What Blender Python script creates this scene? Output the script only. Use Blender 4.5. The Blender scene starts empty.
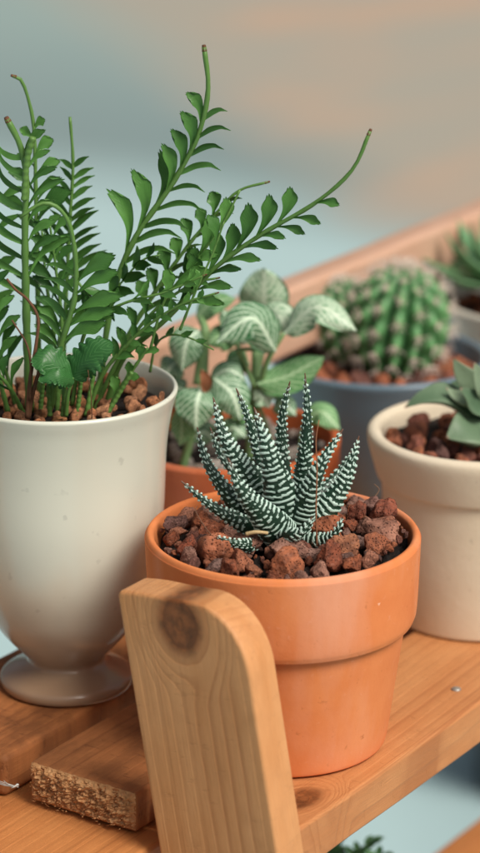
import bpy, bmesh, math, random
from mathutils import Vector, Matrix, noise
random.seed(7)
R = math.radians
C = bpy.context.scene.collection
scene = bpy.context.scene
V = Vector
CM = 0.01
# ------------------------------------------------------------------ camera frame (all lengths in cm)
PITCH = R(18.3); FPX = 2693.0; CAMZ = 38.1
def P(px, py, Y):
    """point of the place seen at photo coordinates px, py and standing at depth Y"""
    u = (px - 240.0) / FPX; v = (426.5 - py) / FPX
    d = V((u, math.cos(PITCH) + v * math.sin(PITCH), -math.sin(PITCH) + v * math.cos(PITCH)))
    t = Y / d.y
    return V((d.x * t, Y, d.z * t + CAMZ))

# ------------------------------------------------------------------ node helper
class NT:
    def __init__(s, name):
        s.m = bpy.data.materials.new(name); s.m.use_nodes = True
        s.t = s.m.node_tree; s.b = s.t.nodes['Principled BSDF']; s.out = s.t.nodes['Material Output']
    def n(s, typ, ins=None, **kw):
        nd = s.t.nodes.new(typ)
        for k, v in kw.items(): setattr(nd, k, v)
        for k, v in (ins or {}).items():
            if isinstance(v, bpy.types.NodeSocket): s.t.links.new(v, nd.inputs[k])
            else: nd.inputs[k].default_value = v
        return nd
    def coord(s, which='Object'): return s.n('ShaderNodeTexCoord').outputs[which]
    def map(s, vec, scale=(1, 1, 1), loc=(0, 0, 0), rot=(0, 0, 0)):
        return s.n('ShaderNodeMapping', {'Vector': vec, 'Scale': scale, 'Location': loc, 'Rotation': rot}).outputs[0]
    def noise(s, vec, scale, detail=4, rough=.55, dist=0):
        return s.n('ShaderNodeTexNoise', {'Vector': vec, 'Scale': scale, 'Detail': detail, 'Roughness': rough, 'Distortion': dist}).outputs['Fac']
    def math(s, op, a, b=0.0, c=0.0, clamp=False):
        nd = s.n('ShaderNodeMath', {0: a, 1: b, 2: c}, operation=op); nd.use_clamp = clamp
        return nd.outputs[0]
    def ramp(s, fac, stops, interp='LINEAR'):
        nd = s.n('ShaderNodeValToRGB', {'Fac': fac}); cr = nd.color_ramp; cr.interpolation = interp
        while len(cr.elements) < len(stops): cr.elements.new(.5)
        for e, (p, c) in zip(cr.elements, stops):
            e.position = p; e.color = (c, c, c, 1) if isinstance(c, (int, float)) else (*c, 1)
        return nd.outputs['Color']
    def mix(s, fac, a, b, blend='MIX'):
        nd = s.n('ShaderNodeMix', data_type='RGBA', blend_type=blend)
        for k, v in ((0, fac), (6, a), (7, b)):
            if isinstance(v, bpy.types.NodeSocket): s.t.links.new(v, nd.inputs[k])
            else: nd.inputs[k].default_value = v if k == 0 else (*v, 1)
        return nd.outputs[2]
    def sep(s, vec):
        nd = s.n('ShaderNodeSeparateXYZ', {0: vec}); return nd.outputs
    def comb(s, x=0.0, y=0.0, z=0.0):
        return s.n('ShaderNodeCombineXYZ', {0: x, 1: y, 2: z}).outputs[0]
    def set(s, **kw):
        for k, v in kw.items():
            k = k.replace('_', ' ')
            if isinstance(v, bpy.types.NodeSocket): s.t.links.new(v, s.b.inputs[k])
            else: s.b.inputs[k].default_value = v
    def bump(s, h, strength=.3, dist=.001, normal=None):
        ins = {'Height': h, 'Strength': strength, 'Distance': dist}
        if normal is not None: ins['Normal'] = normal
        o = s.n('ShaderNodeBump', ins).outputs[0]
        s.t.links.new(o, s.b.inputs['Normal']); return o

def mat_terracotta(name, base, dark, chalk=.5, seed=0):
    t = NT(name); co = t.map(t.coord(), loc=(seed, seed * .7, 0))
    n1 = t.noise(co, 28, 5, .6); n2 = t.noise(co, 260, 4, .7)
    st = t.noise(t.map(co, scale=(20, 20, 5)), 1.0, 5, .6)
    col = t.mix(t.ramp(n1, [(.35, 0.0), (.7, 1.0)]), dark, base)
    pale = tuple(min(1, c * .75 + .22) for c in base)
    col = t.mix(t.math('MULTIPLY', t.ramp(st, [(.48, 0.0), (.72, 1.0)]), chalk * .75), col, pale)
    col = t.mix(t.math('MULTIPLY', t.ramp(n2, [(.62, 0.0), (.74, 1.0)]), .25), col, pale)
    col = t.mix(t.math('MULTIPLY', t.ramp(n2, [(.27, 1.0), (.36, 0.0)]), .5), col, tuple(c * .6 for c in dark))
    t.set(Base_Color=col, Roughness=.88); t.b.inputs['Specular IOR Level'].default_value = .2
    t.bump(t.math('ADD', t.math('MULTIPLY', n2, 1.0), t.noise(co, 60, 3)), .28, .0005)
    return t.m

def mat_glaze(name, base, rough=.28, speck=.35, lower=None):
    t = NT(name); co = t.coord()
    n1 = t.noise(co, 22, 3); n2 = t.noise(co, 190, 2, .5)
    col = t.mix(n1, tuple(c * .98 for c in base), tuple(min(1, c * 1.02) for c in base))
    col = t.mix(t.math('MULTIPLY', t.ramp(n2, [(.24, 1.0), (.31, 0.0)]), speck), col, tuple(c * .45 for c in base))
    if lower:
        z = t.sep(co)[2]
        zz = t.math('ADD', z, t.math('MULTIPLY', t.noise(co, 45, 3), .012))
        col = t.mix(t.ramp(t.math('MULTIPLY', zz, 10.0), [(.12, 1.0), (.62, 0.0)]), col, lower)  # brown light bounced up from the wood, painted into the lower glaze colour
    t.set(Base_Color=col, Roughness=t.math('ADD', t.math('MULTIPLY', n1, .15), rough - .07))
    t.b.inputs['Coat Weight'].default_value = .25; t.b.inputs['Coat Roughness'].default_value = .2
    t.bump(t.math('ADD', t.noise(co, 90, 3), t.math('MULTIPLY', n2, .3)), .12, .0006)
    return t.m

def mat_wood(name, light, mid, dark, axis=0, knots=(), seed=0.0, fine=1.0, stain=.0, rough=.5, scar=.0, kz=.62, lc=.5):
    """axis = grain direction. knots: (along, across, radius) in cm in the object's own frame."""
    t = NT(name)
    o = t.sep(t.map(t.coord(), scale=(100, 100, 100)))
    idx = {0: (0, 1, 2), 2: (2, 1, 0)}[axis]
    a, c, w = o[idx[0]], o[idx[1]], o[idx[2]]
    # heart line of the board wanders gently
    wob = t.math('MULTIPLY', t.math('SUBTRACT', t.noise(t.comb(t.math('MULTIPLY', a, .07), seed, 0.0), 1.0, 1), .5), 1.2)
    cc = t.math('ADD', c, wob)
    rings = t.math('ADD', t.math('MULTIPLY', cc, 2.1 * fine), t.math('MULTIPLY', w, .9))
    mask = None
    for (ka, kc, kr) in knots:
        da = t.math('SUBTRACT', a, ka); dc = t.math('SUBTRACT', c, kc)
        n_ = t.math('MULTIPLY', t.math('SUBTRACT', t.noise(t.comb(a, c, 0.0), 1.0, 2), .5), .22)
        el = t.math('SQRT', t.math('ADD', t.math('POWER', t.math('MULTIPLY', da, kz), 2.0), t.math('POWER', dc, 2.0)))
        el = t.math('ADD', el, n_)
        near = t.n('ShaderNodeMapRange', {0: el, 1: kr * 1.0, 2: kr * 2.3, 3: 1.0, 4: 0.0}, interpolation_type='SMOOTHSTEP').outputs[0]
        mx = t.n('ShaderNodeMix', {0: near, 2: rings, 3: t.math('MULTIPLY', el, 2.3)}, data_type='FLOAT').outputs[0]
        rings = mx
        core = t.n('ShaderNodeMapRange', {0: el, 1: kr * .6, 2: kr * 1.15, 3: 1.0, 4: 0.0}, interpolation_type='SMOOTHSTEP').outputs[0]
        mask = core if mask is None else t.math('MAXIMUM', mask, core)
    dn = t.noise(t.comb(t.math('MULTIPLY', a, .16), t.math('MULTIPLY', c, 2.0), t.math('MULTIPLY', w, 2.0)), 1.0, 4, .6)
    ph = t.math('ADD', rings, t.math('MULTIPLY', dn, .35))
    saw = t.math('FRACT', t.math('ADD', ph, seed + 50.0))
    line = t.ramp(saw, [(0.0, .15), (.55, .3), (.86, 1.0), (.93, .9), (1.0, .15)])
    amp = t.noise(t.comb(t.math('MULTIPLY', a, .05), t.math('MULTIPLY', c, .55), seed + 4.4), 1.0, 2)
    fib = t.noise(t.comb(t.math('MULTIPLY', a, .9), t.math('MULTIPLY', c, 16.0), t.math('MULTIPLY', w, 16.0)), 1.0, 5, .7)
    big = t.noise(t.comb(t.math('MULTIPLY', a, .22), t.math('MULTIPLY', c, .6), t.math('ADD', w, seed)), 1.0, 3)
    col = t.mix(t.ramp(big, [(.3, 0.0), (.7, 1.0)]), light, mid)
    col = t.mix(t.math('MULTIPLY', line, t.ramp(amp, [(.44, .04), (.60, lc)])), col, dark)
    col = t.mix(t.math('MULTIPLY', t.ramp(fib, [(.35, 0.0), (.75, 1.0)]), .28), col, tuple(x * .62 for x in mid))
    stv = t.noise(t.comb(t.math('MULTIPLY', a, .045), t.math('MULTIPLY', cc, 5.5), seed + 3.0), 1.0, 4, .65)
    strk = t.ramp(stv, [(.56, 0.0), (.64, 1.0)])
    zone = t.ramp(t.noise(t.comb(t.math('MULTIPLY', a, .03), t.math('MULTIPLY', cc, .55), seed + 9.0), 1.0, 1), [(.42, .1), (.62, 1.0)])
    col = t.mix(t.math('MULTIPLY', t.math('MULTIPLY', strk, zone), .55), col, tuple(x * .9 for x in dark))
    blot = t.noise(t.comb(t.math('MULTIPLY', a, .8), t.math('MULTIPLY', c, 1.1), w), 1.0, 5, .6)
    col = t.mix(t.math('MULTIPLY', t.ramp(blot, [(.5, 0.0), (.75, 1.0)]), .35), col, tuple(x * .7 for x in mid))
    if mask is not None:
        kn = t.noise(t.comb(a, c, w), 2.6, 4, .6)
        kcol = t.mix(t.ramp(kn, [(.35, 0.0), (.65, 1.0)]), tuple(x * .28 for x in dark), tuple(x * .95 for x in dark))
        kcol = t.mix(t.math('MULTIPLY', line, .5), kcol, tuple(x * .25 for x in dark))
        col = t.mix(t.math('MULTIPLY', mask, .95), col, kcol)
    if stain > 0:
        sn = t.noise(t.comb(t.math('MULTIPLY', a, .45), t.math('MULTIPLY', c, .7), seed), 1.0, 6, .65)
        col = t.mix(t.math('MULTIPLY', t.ramp(sn, [(.42, 0.0), (.62, 1.0)]), stain), col, tuple(x * .33 for x in dark))
    hgt = t.math('ADD', t.math('MULTIPLY', fib, .7), t.math('MULTIPLY', line, -.5))
    if scar > 0:
        sc = t.noise(t.comb(t.math('MULTIPLY', a, 3.0), t.math('MULTIPLY', c, 1.0), w), 1.2, 4, .7)
        sm = t.ramp(sc, [(.60, 0.0), (.68, 1.0)])
        col = t.mix(t.math('MULTIPLY', sm, scar * .5), col, tuple(x * .5 for x in dark))
        hgt = t.math('ADD', hgt, t.math('MULTIPLY', sm, -1.0 * scar))
    t.set(Base_Color=col, Roughness=rough); t.b.inputs['Specular IOR Level'].default_value = .35
    t.bump(hgt, .45, .0006)
    return t.m

def mat_rock(name, cols, dust=.3):
    t = NT(name); co = t.coord(); rnd = t.n('ShaderNodeObjectInfo').outputs['Random']
    off = t.n('ShaderNodeVectorMath', {0: co, 1: t.comb(rnd, t.math('MULTIPLY', rnd, 7.0), 0.0)}, operation='ADD').outputs[0]
    n1 = t.noise(off, 160, 5, .65); n2 = t.noise(off, 600, 4, .7)
    vo = t.n('ShaderNodeTexVoronoi', {'Vector': off, 'Scale': 750.0}).outputs['Distance']
    base = t.ramp(rnd, [(i / max(1, len(cols) - 1), c) for i, c in enumerate(cols)])
    col = t.mix(t.ramp(n1, [(.3, 0.0), (.7, 1.0)]), base, (.045, .018, .014), 'MIX') if False else t.mix(t.math('MULTIPLY', t.ramp(n1, [(.38, 0.0), (.66, 1.0)]), .75), base, (.07, .028, .02))
    col = t.mix(t.math('MULTIPLY', t.ramp(n2, [(.55, 0.0), (.7, 1.0)]), dust), col, (.55, .32, .24))
    pit = t.ramp(vo, [(.12, 0.0), (.38, 1.0)])
    col = t.mix(t.math('MULTIPLY', t.math('SUBTRACT', 1.0, pit), .6), col, (.03, .012, .01))
    t.set(Base_Color=col, Roughness=.9); t.b.inputs['Specular IOR Level'].default_value = .2
    t.bump(t.math('ADD', t.math('MULTIPLY', pit, .8), n2), .9, .0007)
    return t.m

def leafmat(name, c1, c2, rough=.42, trans=.22, tipcol=None, vein=.0, spec=.4):
    """uv.x = across (0..1), uv.y = along, colour attribute 'tone'"""
    t = NT(name); uv = t.sep(t.coord('UV')); co = t.coord()
    tone = t.n('ShaderNodeAttribute', attribute_name='tone').outputs['Fac']
    n1 = t.noise(co, 60, 4, .6)
    f = t.math('ADD', t.math('MULTIPLY', tone, .8), t.math('MULTIPLY', n1, .35))
    col = t.mix(t.ramp(f, [(.15, 0.0), (.9, 1.0)]), c1, c2)
    if tipcol:
        tt = t.ramp(uv[1], [(.93, 0.0), (1.0, 1.0)])
        col = t.mix(tt, col, tipcol)
    h = t.noise(co, 240, 3)
    if vein > 0:
        q = t.math('ABSOLUTE', t.math('SUBTRACT', uv[0], .5))
        ph = t.math('SUBTRACT', t.math('MULTIPLY', uv[1], 9.0), t.math('MULTIPLY', q, 9.0))
        s_ = t.math('ABSOLUTE', t.math('SINE', t.math('MULTIPLY', ph, math.pi)))
        vn = t.ramp(s_, [(0.0, 1.0), (.3, 0.0)])
        col = t.mix(t.math('MULTIPLY', vn, vein), col, tuple(min(1, x * 1.5 + .01) for x in c2))
        h = t.math('ADD', h, t.math('MULTIPLY', vn, -.8))
    t.set(Base_Color=col, Roughness=rough); t.b.inputs['Specular IOR Level'].default_value = spec
    t.bump(h, .35, .0006)
    if trans > 0:
        tr = t.n('ShaderNodeBsdfTranslucent', {'Color': t.mix(.5, col, c2)})
        ms = t.n('ShaderNodeMixShader', {0: trans, 1: t.b.outputs[0], 2: tr.outputs[0]})
        t.t.links.new(ms.outputs[0], t.out.inputs[0])
    return t.m

def mat_plain(name, col, rough=.7, var=.2, scale=120, bump=.3):
    t = NT(name); co = t.coord(); n1 = t.noise(co, scale, 5, .65)
    c = t.mix(t.ramp(n1, [(.3, 0.0), (.7, 1.0)]), tuple(x * (1 - var) for x in col), tuple(min(1, x * (1 + var)) for x in col))
    t.set(Base_Color=c, Roughness=rough); t.bump(n1, bump, .001)
    return t.m

# ------------------------------------------------------------------ object helpers
def tag(o, label=None, cat=None, group=None, kind=None):
    if label: o['label'] = label
    if cat: o['category'] = cat
    if group: o['group'] = group
    if kind: o['kind'] = kind
    return o
def thing(name, O, label, cat, group=None, rot=0):
    o = bpy.data.objects.new(name, None); C.objects.link(o)
    o.empty_display_size = .01
    o.location = O * CM; o.rotation_euler = (0, 0, rot)
    return tag(o, label, cat, group)
def mesh_obj(name, verts, faces, mat, O=V((0, 0, 0)), parent=None, smooth=True, uvs=None, tone=None):
    me = bpy.data.meshes.new(name)
    me.from_pydata([((v[0] - O[0]) * CM, (v[1] - O[1]) * CM, (v[2] - O[2]) * CM) for v in verts], [], faces)
    if uvs is not None:
        ul = me.uv_layers.new(name='UVMap')
        for l in me.loops: ul.data[l.index].uv = uvs[l.vertex_index]
    if tone is not None:
        at = me.attributes.new('tone', 'FLOAT', 'POINT')
        at.data.foreach_set('value', tone)
    if smooth: me.polygons.foreach_set('use_smooth', [True] * len(me.polygons))
    for m in (mat if isinstance(mat, (list, tuple)) else [mat]): me.materials.append(m)
    me.update()
    o = bpy.data.objects.new(name, me); C.objects.link(o)
    if parent: o.parent = parent
    else: o.location = O * CM
    return o

def lathe(profile, seg=120, wob=.0, close=True):
    vs, fs = [], []
    for (r, z) in profile:
        for i in range(seg):
            a = 2 * math.pi * i / seg
            k = 1 + wob * noise.noise(V((math.cos(a) * 1.3, math.sin(a) * 1.3, z * .3)))
            vs.append((r * k * math.cos(a), r * k * math.sin(a), z))
    n = len(profile)
    for j in range(n - 1):
        for i in range(seg):
            k = (i + 1) % seg
            fs.append((j * seg + i, j * seg + k, (j + 1) * seg + k, (j + 1) * seg + i))
    if close:
        fs.append(tuple(range(seg))[::-1]); fs.append(tuple((n - 1) * seg + i for i in range(seg)))
    return vs, fs
def smooth_profile(pts, n=5):
    """Catmull-Rom through the points; a point given as (r,z,'c') is a crisp corner"""
    out = []
    for i in range(len(pts) - 1):
        p1, p2 = pts[i], pts[i + 1]
        p0 = pts[i - 1] if i > 0 and len(p1) == 2 else p1
        p3 = pts[i + 2] if i + 2 < len(pts) and len(p2) == 2 else p2
        for k in range(n):
            t = k / n
            out.append(tuple(.5 * ((2 * p1[a]) + (-p0[a] + p2[a]) * t + (2 * p0[a] - 5 * p1[a] + 4 * p2[a] - p3[a]) * t * t + (-p0[a] + 3 * p1[a] - 3 * p2[a] + p3[a]) * t ** 3) for a in (0, 1)))
    out.append(pts[-1][:2]); return out
def pot(name, O, prof, mat, label, cat='plant pot', wob=.004, n=5):
    vs, fs = lathe(smooth_profile(prof, n), 128, wob)
    o = mesh_obj(name, [V(v) + O for v in vs], fs, mat, O)
    return tag(o, label, cat)

def crv(pts, n):
    """Catmull-Rom resample, uniform in parameter"""
    out = []; m = len(pts) - 1
    for i in range(n + 1):
        f = i / n * m; k = min(int(f), m - 1); t = f - k
        p1, p2 = pts[k], pts[k + 1]
        p0 = pts[k - 1] if k > 0 else p1 * 2 - p2
        p3 = pts[k + 2] if k + 2 <= m else p2 * 2 - p1
        out.append(.5 * ((2 * p1) + (-p0 + p2) * t + (2 * p0 - 5 * p1 + 4 * p2 - p3) * t * t + (-p0 + 3 * p1 - 3 * p2 + p3) * t ** 3))
    return out
def arclen(pts, n):
    dense = crv(pts, 120); L = [0]
    for a, b in zip(dense, dense[1:]): L.append(L[-1] + (b - a).length)
    out = []; j = 0
    for i in range(n + 1):
        t = L[-1] * i / n
        while j < len(L) - 2 and L[j + 1] < t: j += 1
        f = (t - L[j]) / max(1e-9, L[j + 1] - L[j])
        out.append(dense[j].lerp(dense[j + 1], f))
    return out, L[-1]
def tangents(ps):
    return [(ps[min(i + 1, len(ps) - 1)] - ps[max(i - 1, 0)]).normalized() for i in range(len(ps))]

class MB:
    def __init__(s): s.v = []; s.f = []; s.uv = []; s.tone = []
    def tube(s, pts, r0, r1, seg=8, tone=.5, n=None, flat=1.0, bumpy=0):
        ps, L = arclen(pts, n or max(6, len(pts) * 5)); T = tangents(ps)
        b = len(s.v); N = len(ps); ref = V((0, -1, .2))
        for i, (p, t) in enumerate(zip(ps, T)):
            a = t.cross(ref).normalized(); c = a.cross(t).normalized()
            f = i / (N - 1); r = r0 + (r1 - r0) * f
            if callable(bumpy): r *= bumpy(f)
            for k in range(seg):
                th = 2 * math.pi * k / seg
                s.v.append(p + a * (r * math.cos(th)) + c * (r * math.sin(th) * flat))
                s.uv.append((k / seg, f * .9)); s.tone.append(tone)
        for i in range(N - 1):
            for k in range(seg):
                q = (k + 1) % seg
                s.f.append((b + i * seg + k, b + i * seg + q, b + (i + 1) * seg + q, b + (i + 1) * seg + k))
        s.f.append(tuple(b + k for k in range(seg))[::-1]); s.f.append(tuple(b + (N - 1) * seg + k for k in range(seg)))
    def blade(s, pts, W, nrm, shape, n=12, m=6, cup=.15, tone=.5, scallop=0, notch=3, tipround=.2, wave=0, thick=.025, ser=0):
        """thin leaf along pts; nrm = which way its face looks; shape(f) half width factor"""
        ps, L = arclen(pts, n); T = tangents(ps); top = []
        jit = random.random() * 9
        for side in (0, 1):
            b = len(s.v); top.append(b)
            for i, (p, t) in enumerate(zip(ps, T)):
                wv = t.cross(nrm).normalized(); nv = wv.cross(t).normalized(); f = i / n
                for j in range(m + 1):
                    q = j / m * 2 - 1; w = W * shape(f)
                    if ser: w *= 1 + ser * (abs(math.sin((f * notch + jit) * math.pi)) - .6) * abs(q)
                    back = -tipround * L * f * f * q * q * .6
                    if scallop: back += scallop * L * (f ** 4) * 1.6 * abs(math.cos(math.pi * notch * q * .5))
                    off = cup * W * (q * q) + wave * W * math.sin(f * 11 + q * 2 + jit) * abs(q)
                    e = thick * (1 - q * q * .9) * (1 if side else -1) * .5
                    s.v.append(p + wv * (q * w) + t * back + nv * (off + e))
                    s.uv.append((j / m, f)); s.tone.append(max(0, min(1, tone + (.08 * (1 - abs(q))))))
            for i in range(n):
                for j in range(m):
                    a = b + i * (m + 1) + j; fc = (a, a + 1, a + m + 2, a + m + 1)
                    s.f.append(fc if side else fc[::-1])
        a0, a1 = top
        ring = [i * (m + 1) for i in range(n + 1)] + [n * (m + 1) + j for j in range(1, m + 1)] + [i * (m + 1) + m for i in range(n - 1, -1, -1)] + [j for j in range(m - 1, 0, -1)]
        for x, y in zip(ring, ring[1:] + ring[:1]): s.f.append((a0 + x, a0 + y, a1 + y, a1 + x))
    def build(s, name, mat, O, parent=None, smooth=True):
        return mesh_obj(name, s.v, s.f, mat, O, parent, smooth, s.uv, s.tone)

# ------------------------------------------------------------------ rocks
def rock_mesh(name, seed, mat, sub=4, cuts=16, rough=.13):
    rng = random.Random(seed)
    bm = bmesh.new(); bmesh.ops.create_icosphere(bm, subdivisions=sub, radius=1.0)
    pl = []
    for _ in range(cuts):
        d = V((rng.gauss(0, 1), rng.gauss(0, 1), rng.gauss(0, 1))).normalized(); pl.append((d, rng.uniform(.5, .85)))
    sc = V((rng.uniform(.85, 1.15), rng.uniform(.7, 1.0), rng.uniform(.65, .95)))
    off = V((seed * 3.1, seed * 1.7, 0))
    for v in bm.verts:
        p = v.co.copy()
        for d, h in pl:
            k = p.dot(d) - h
            if k > 0: p -= d * k * .97
        q = p * 1.0
        dd = noise.fractal(q * 1.6 + off, .8, 2.1, 5) * rough * 1.2
        pit = noise.voronoi(q * (6.0 if seed % 2 else 4.2) + off)[0][0]
        dd -= max(0, .36 - pit) * rough * (1.2 if seed % 2 else 3.2)
        p += p.normalized() * dd
        v.co = V((p.x * sc.x, p.y * sc.y, p.z * sc.z)) * CM
    me = bpy.data.meshes.new(name); bm.to_mesh(me); bm.free()
    me.polygons.foreach_set('use_smooth', [True] * len(me.polygons)); me.materials.append(mat)
    return me
def scatter_rocks(name, meshes, O, zsoil, Rin, n, smin, smax, label, group, avoid=(), layers=2, rng=None, dome=0.0, lift=None, cat='stone', accept=None, name_label=None):
    rng = rng or random.Random(3); placed = []; tries = 0; cnt = 0
    while cnt < n and tries < 30000:
        tries += 1
        s = rng.uniform(smin, smax) * (1.0 if rng.random() < .8 else .7)
        r = (Rin - s * .9) * math.sqrt(rng.random()); a = rng.uniform(0, 2 * math.pi)
        x, y = r * math.cos(a), r * math.sin(a)
        if any((x - ax) ** 2 + (y - ay) ** 2 < (ar + s * .6) ** 2 for ax, ay, ar in avoid): continue
        if accept and not accept(x, y): continue
        z = zsoil + s * .35 + dome * (1 - r / Rin)
        if lift: z += lift(x, y)
        ok = True
        for (qx, qy, qz, qs) in placed:
            d2 = (x - qx) ** 2 + (y - qy) ** 2
            if d2 < ((s + qs) * .62) ** 2: ok = False; break
        if not ok and layers > 1 and tries > 6000:
            z += smin * .9; ok = True
            for (qx, qy, qz, qs) in placed:
                if (x - qx) ** 2 + (y - qy) ** 2 + (z - qz) ** 2 < ((s + qs) * .66) ** 2: ok = False; break
        if not ok: continue
        placed.append((x, y, z, s)); cnt += 1
        o = bpy.data.objects.new(name, rng.choice(meshes)); C.objects.link(o)
        o.location = (O + V((x, y, z))) * CM
        o.rotation_euler = (rng.uniform(0, 6.3), rng.uniform(0, 6.3), rng.uniform(0, 6.3)); o.scale = (s, s, s)
        tag(o, label, cat, group)
    return placed
def soil(name, O, z, Rr, mat, label, amp=.12, sc=2.2):
    vs, fs = [], []; nr, na = 26, 96
    vs.append(V((0, 0, z)) + O)
    for i in range(1, nr + 1):
        for k in range(na):
            a = 2 * math.pi * k / na; r = Rr * i / nr; x, y = r * math.cos(a), r * math.sin(a)
            vs.append(V((x, y, z + amp * noise.fractal(V((x * sc, y * sc, z)), .8, 2, 4))) + O)
    for k in range(na): fs.append((0, 1 + k, 1 + (k + 1) % na))
    for i in range(nr - 1):
        for k in range(na):
            q = (k + 1) % na; a = 1 + i * na
            fs.append((a + k, a + na + k, a + na + q, a + q))
    o = mesh_obj(name, vs, fs, mat, O + V((0, 0, z)))
    return tag(o, label, 'soil', kind='stuff')

# ================================================================== MATERIALS
M_terra = mat_terracotta('terracotta clay', (.74, .255, .09), (.65, .19, .06), .8, 1)
M_terra2 = mat_terracotta('darker terracotta clay', (.55, .15, .045), (.42, .10, .035), .3, 5)
M_beige = mat_terracotta('cream clay', (.76, .67, .51), (.70, .60, .44), .5, 9)
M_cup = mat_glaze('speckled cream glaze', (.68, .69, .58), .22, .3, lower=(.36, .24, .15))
M_blue = mat_glaze('slate blue glaze', (.12, .19, .24), .4, .3)
M_white = mat_glaze('off white glaze', (.62, .60, .52), .4, .2)
M_soil = mat_plain('dark potting soil', (.014, .008, .006), 1.0, .7, 500, 1.0)
M_lava = mat_rock('red lava rock', [(.15, .085, .075), (.32, .095, .045), (.50, .165, .075), (.40, .20, .14), (.24, .16, .14), (.30, .08, .04), (.56, .25, .13)], .35)
M_clay = mat_rock('orange clay pebble', [(.62, .27, .13), (.72, .36, .19), (.50, .20, .09), (.66, .30, .12)], .2)
M_lava2 = mat_rock('orange lava rock', [(.48, .16, .08), (.58, .21, .10), (.34, .12, .08), (.16, .09, .08)])
M_peb = mat_rock('pale pebble', [(.5, .45, .38), (.35, .3, .25), (.6, .56, .5)], .1)

# ================================================================== THE SHELF
DANG = math.atan2(.832, .555)
SH = P(302, 830, 75.4); SH.z = 0; SH = V((1.86, 75.4, 0))
shelf = thing('wooden_plant_stand', SH, 'pale pine slatted plant stand carrying all the pots, with rounded knotty post', 'plant stand', rot=DANG)
def shelf_pt(s, o, z=0):
    return V((SH.x + s * math.cos(DANG) - o * math.sin(DANG), SH.y + s * math.sin(DANG) + o * math.cos(DANG), z))
def board(name, s0, s1, o0, o1, z0, z1, mat, parent, bev=.12, rough_end=False, label=None, cuts=40):
    bm = bmesh.new()
    bmesh.ops.create_cube(bm, size=1.0)
    c = V(((s0 + s1) / 2, (o0 + o1) / 2, (z0 + z1) / 2)); d = V((s1 - s0, o1 - o0, z1 - z0))
    for v in bm.verts: v.co = V((v.co.x * d.x, v.co.y * d.y, v.co.z * d.z))
    bmesh.ops.bevel(bm, geom=list(bm.edges), offset=bev, segments=4, profile=.5, affect='EDGES')
    # split along the length so the wood can wander a little
    for k in range(1, cuts):
        x = -d.x / 2 + d.x * k / cuts
        bmesh.ops.bisect_plane(bm, geom=list(bm.verts) + list(bm.edges) + list(bm.faces), plane_co=(x, 0, 0), plane_no=(1, 0, 0))
    for v in bm.verts:
        w = .05 * noise.noise(V((v.co.x * .25 + s0, v.co.y * .4 + o0, v.co.z * .4)))
        v.co.z += w; v.co.y += w * .6
        v.co *= CM
    me = bpy.data.meshes.new(name); bm.to_mesh(me); bm.free()
    me.polygons.foreach_set('use_smooth', [True] * len(me.polygons)); me.materials.append(mat)
    o = bpy.data.objects.new(name, me); C.objects.link(o); o.parent = parent; o.location = c * CM
    wn = o.modifiers.new('wn', 'WEIGHTED_NORMAL'); wn.keep_sharp = False
    if label: o['label'] = label
    return o
LT, MD, DK = (.62, .29, .115), (.55, .225, .08), (.35, .115, .035)
W_front = mat_wood('pine front slat', LT, MD, DK, seed=1.3, scar=.3, knots=((-29.2, -1.5, .6),))
W_mid = mat_wood('weathered slat', (.48, .19, .065), (.47, .18, .06), (.22, .075, .025), seed=4.1, stain=.42, scar=.7, rough=.7)
W_far = mat_wood('orange slat', (.54, .21, .065), (.48, .175, .055), (.25, .08, .025), seed=7.7, stain=.6, scar=.8, rough=.7)
W_rail = mat_wood('orange rail', (.62, .26, .085), (.54, .20, .06), (.34, .12, .035), seed=2.2, lc=.25)
W_back = mat_wood('back rail wood', (.66, .43, .31), (.60, .35, .23), (.45, .25, .16), seed=9.4, fine=.6)
W_post = mat_wood('post wood', (.72, .36, .155), (.62, .275, .10), (.33, .105, .03), axis=2, seed=3.3, lc=.5, knots=((7.1, 2.35, .95),), fine=1.0, scar=.25, kz=.8)

board('front_slat', 0, 62, 0, 5.15, -1.6, 0, W_front, shelf, .14, label='front slat with pale bevelled edge and a nail head')
board('slat', -.75, 62, 5.75, 10.0, -1.42, -.02, W_mid, shelf, .12, label='middle slat with splintered rough sawn end')
board('slat', -1.0, 62, 10.85, 16.3, -1.5, 0, W_far, shelf, .25, label='stained slat under the tall cream cup')
board('cross_rail', -5.2, .9, 4.9, 24, -5.5, -1.53, W_rail, shelf, .2, cuts=2)
board('back_rail', -6, 70, 16.9, 18.3, 6.0, 8.9, W_back, shelf, .3)
for s_ in (69, ):
    board('back_post', s_, s_ + 2.2, 18.4, 22, -22, 11, W_back, shelf, .3, cuts=2)
board('back_post', -8.0, -5.8, 18.4, 22, -22, 11, W_back, shelf, .3, cuts=2)
board('lower_slat', -14, 66, 4.0, 10.0, -17, -15, W_rail, shelf, .2)
board('lower_cross_rail', -3.2, 0.8, 4.6, 22, -20.5, -17.1, W_rail, shelf, .2, cuts=2)

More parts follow.
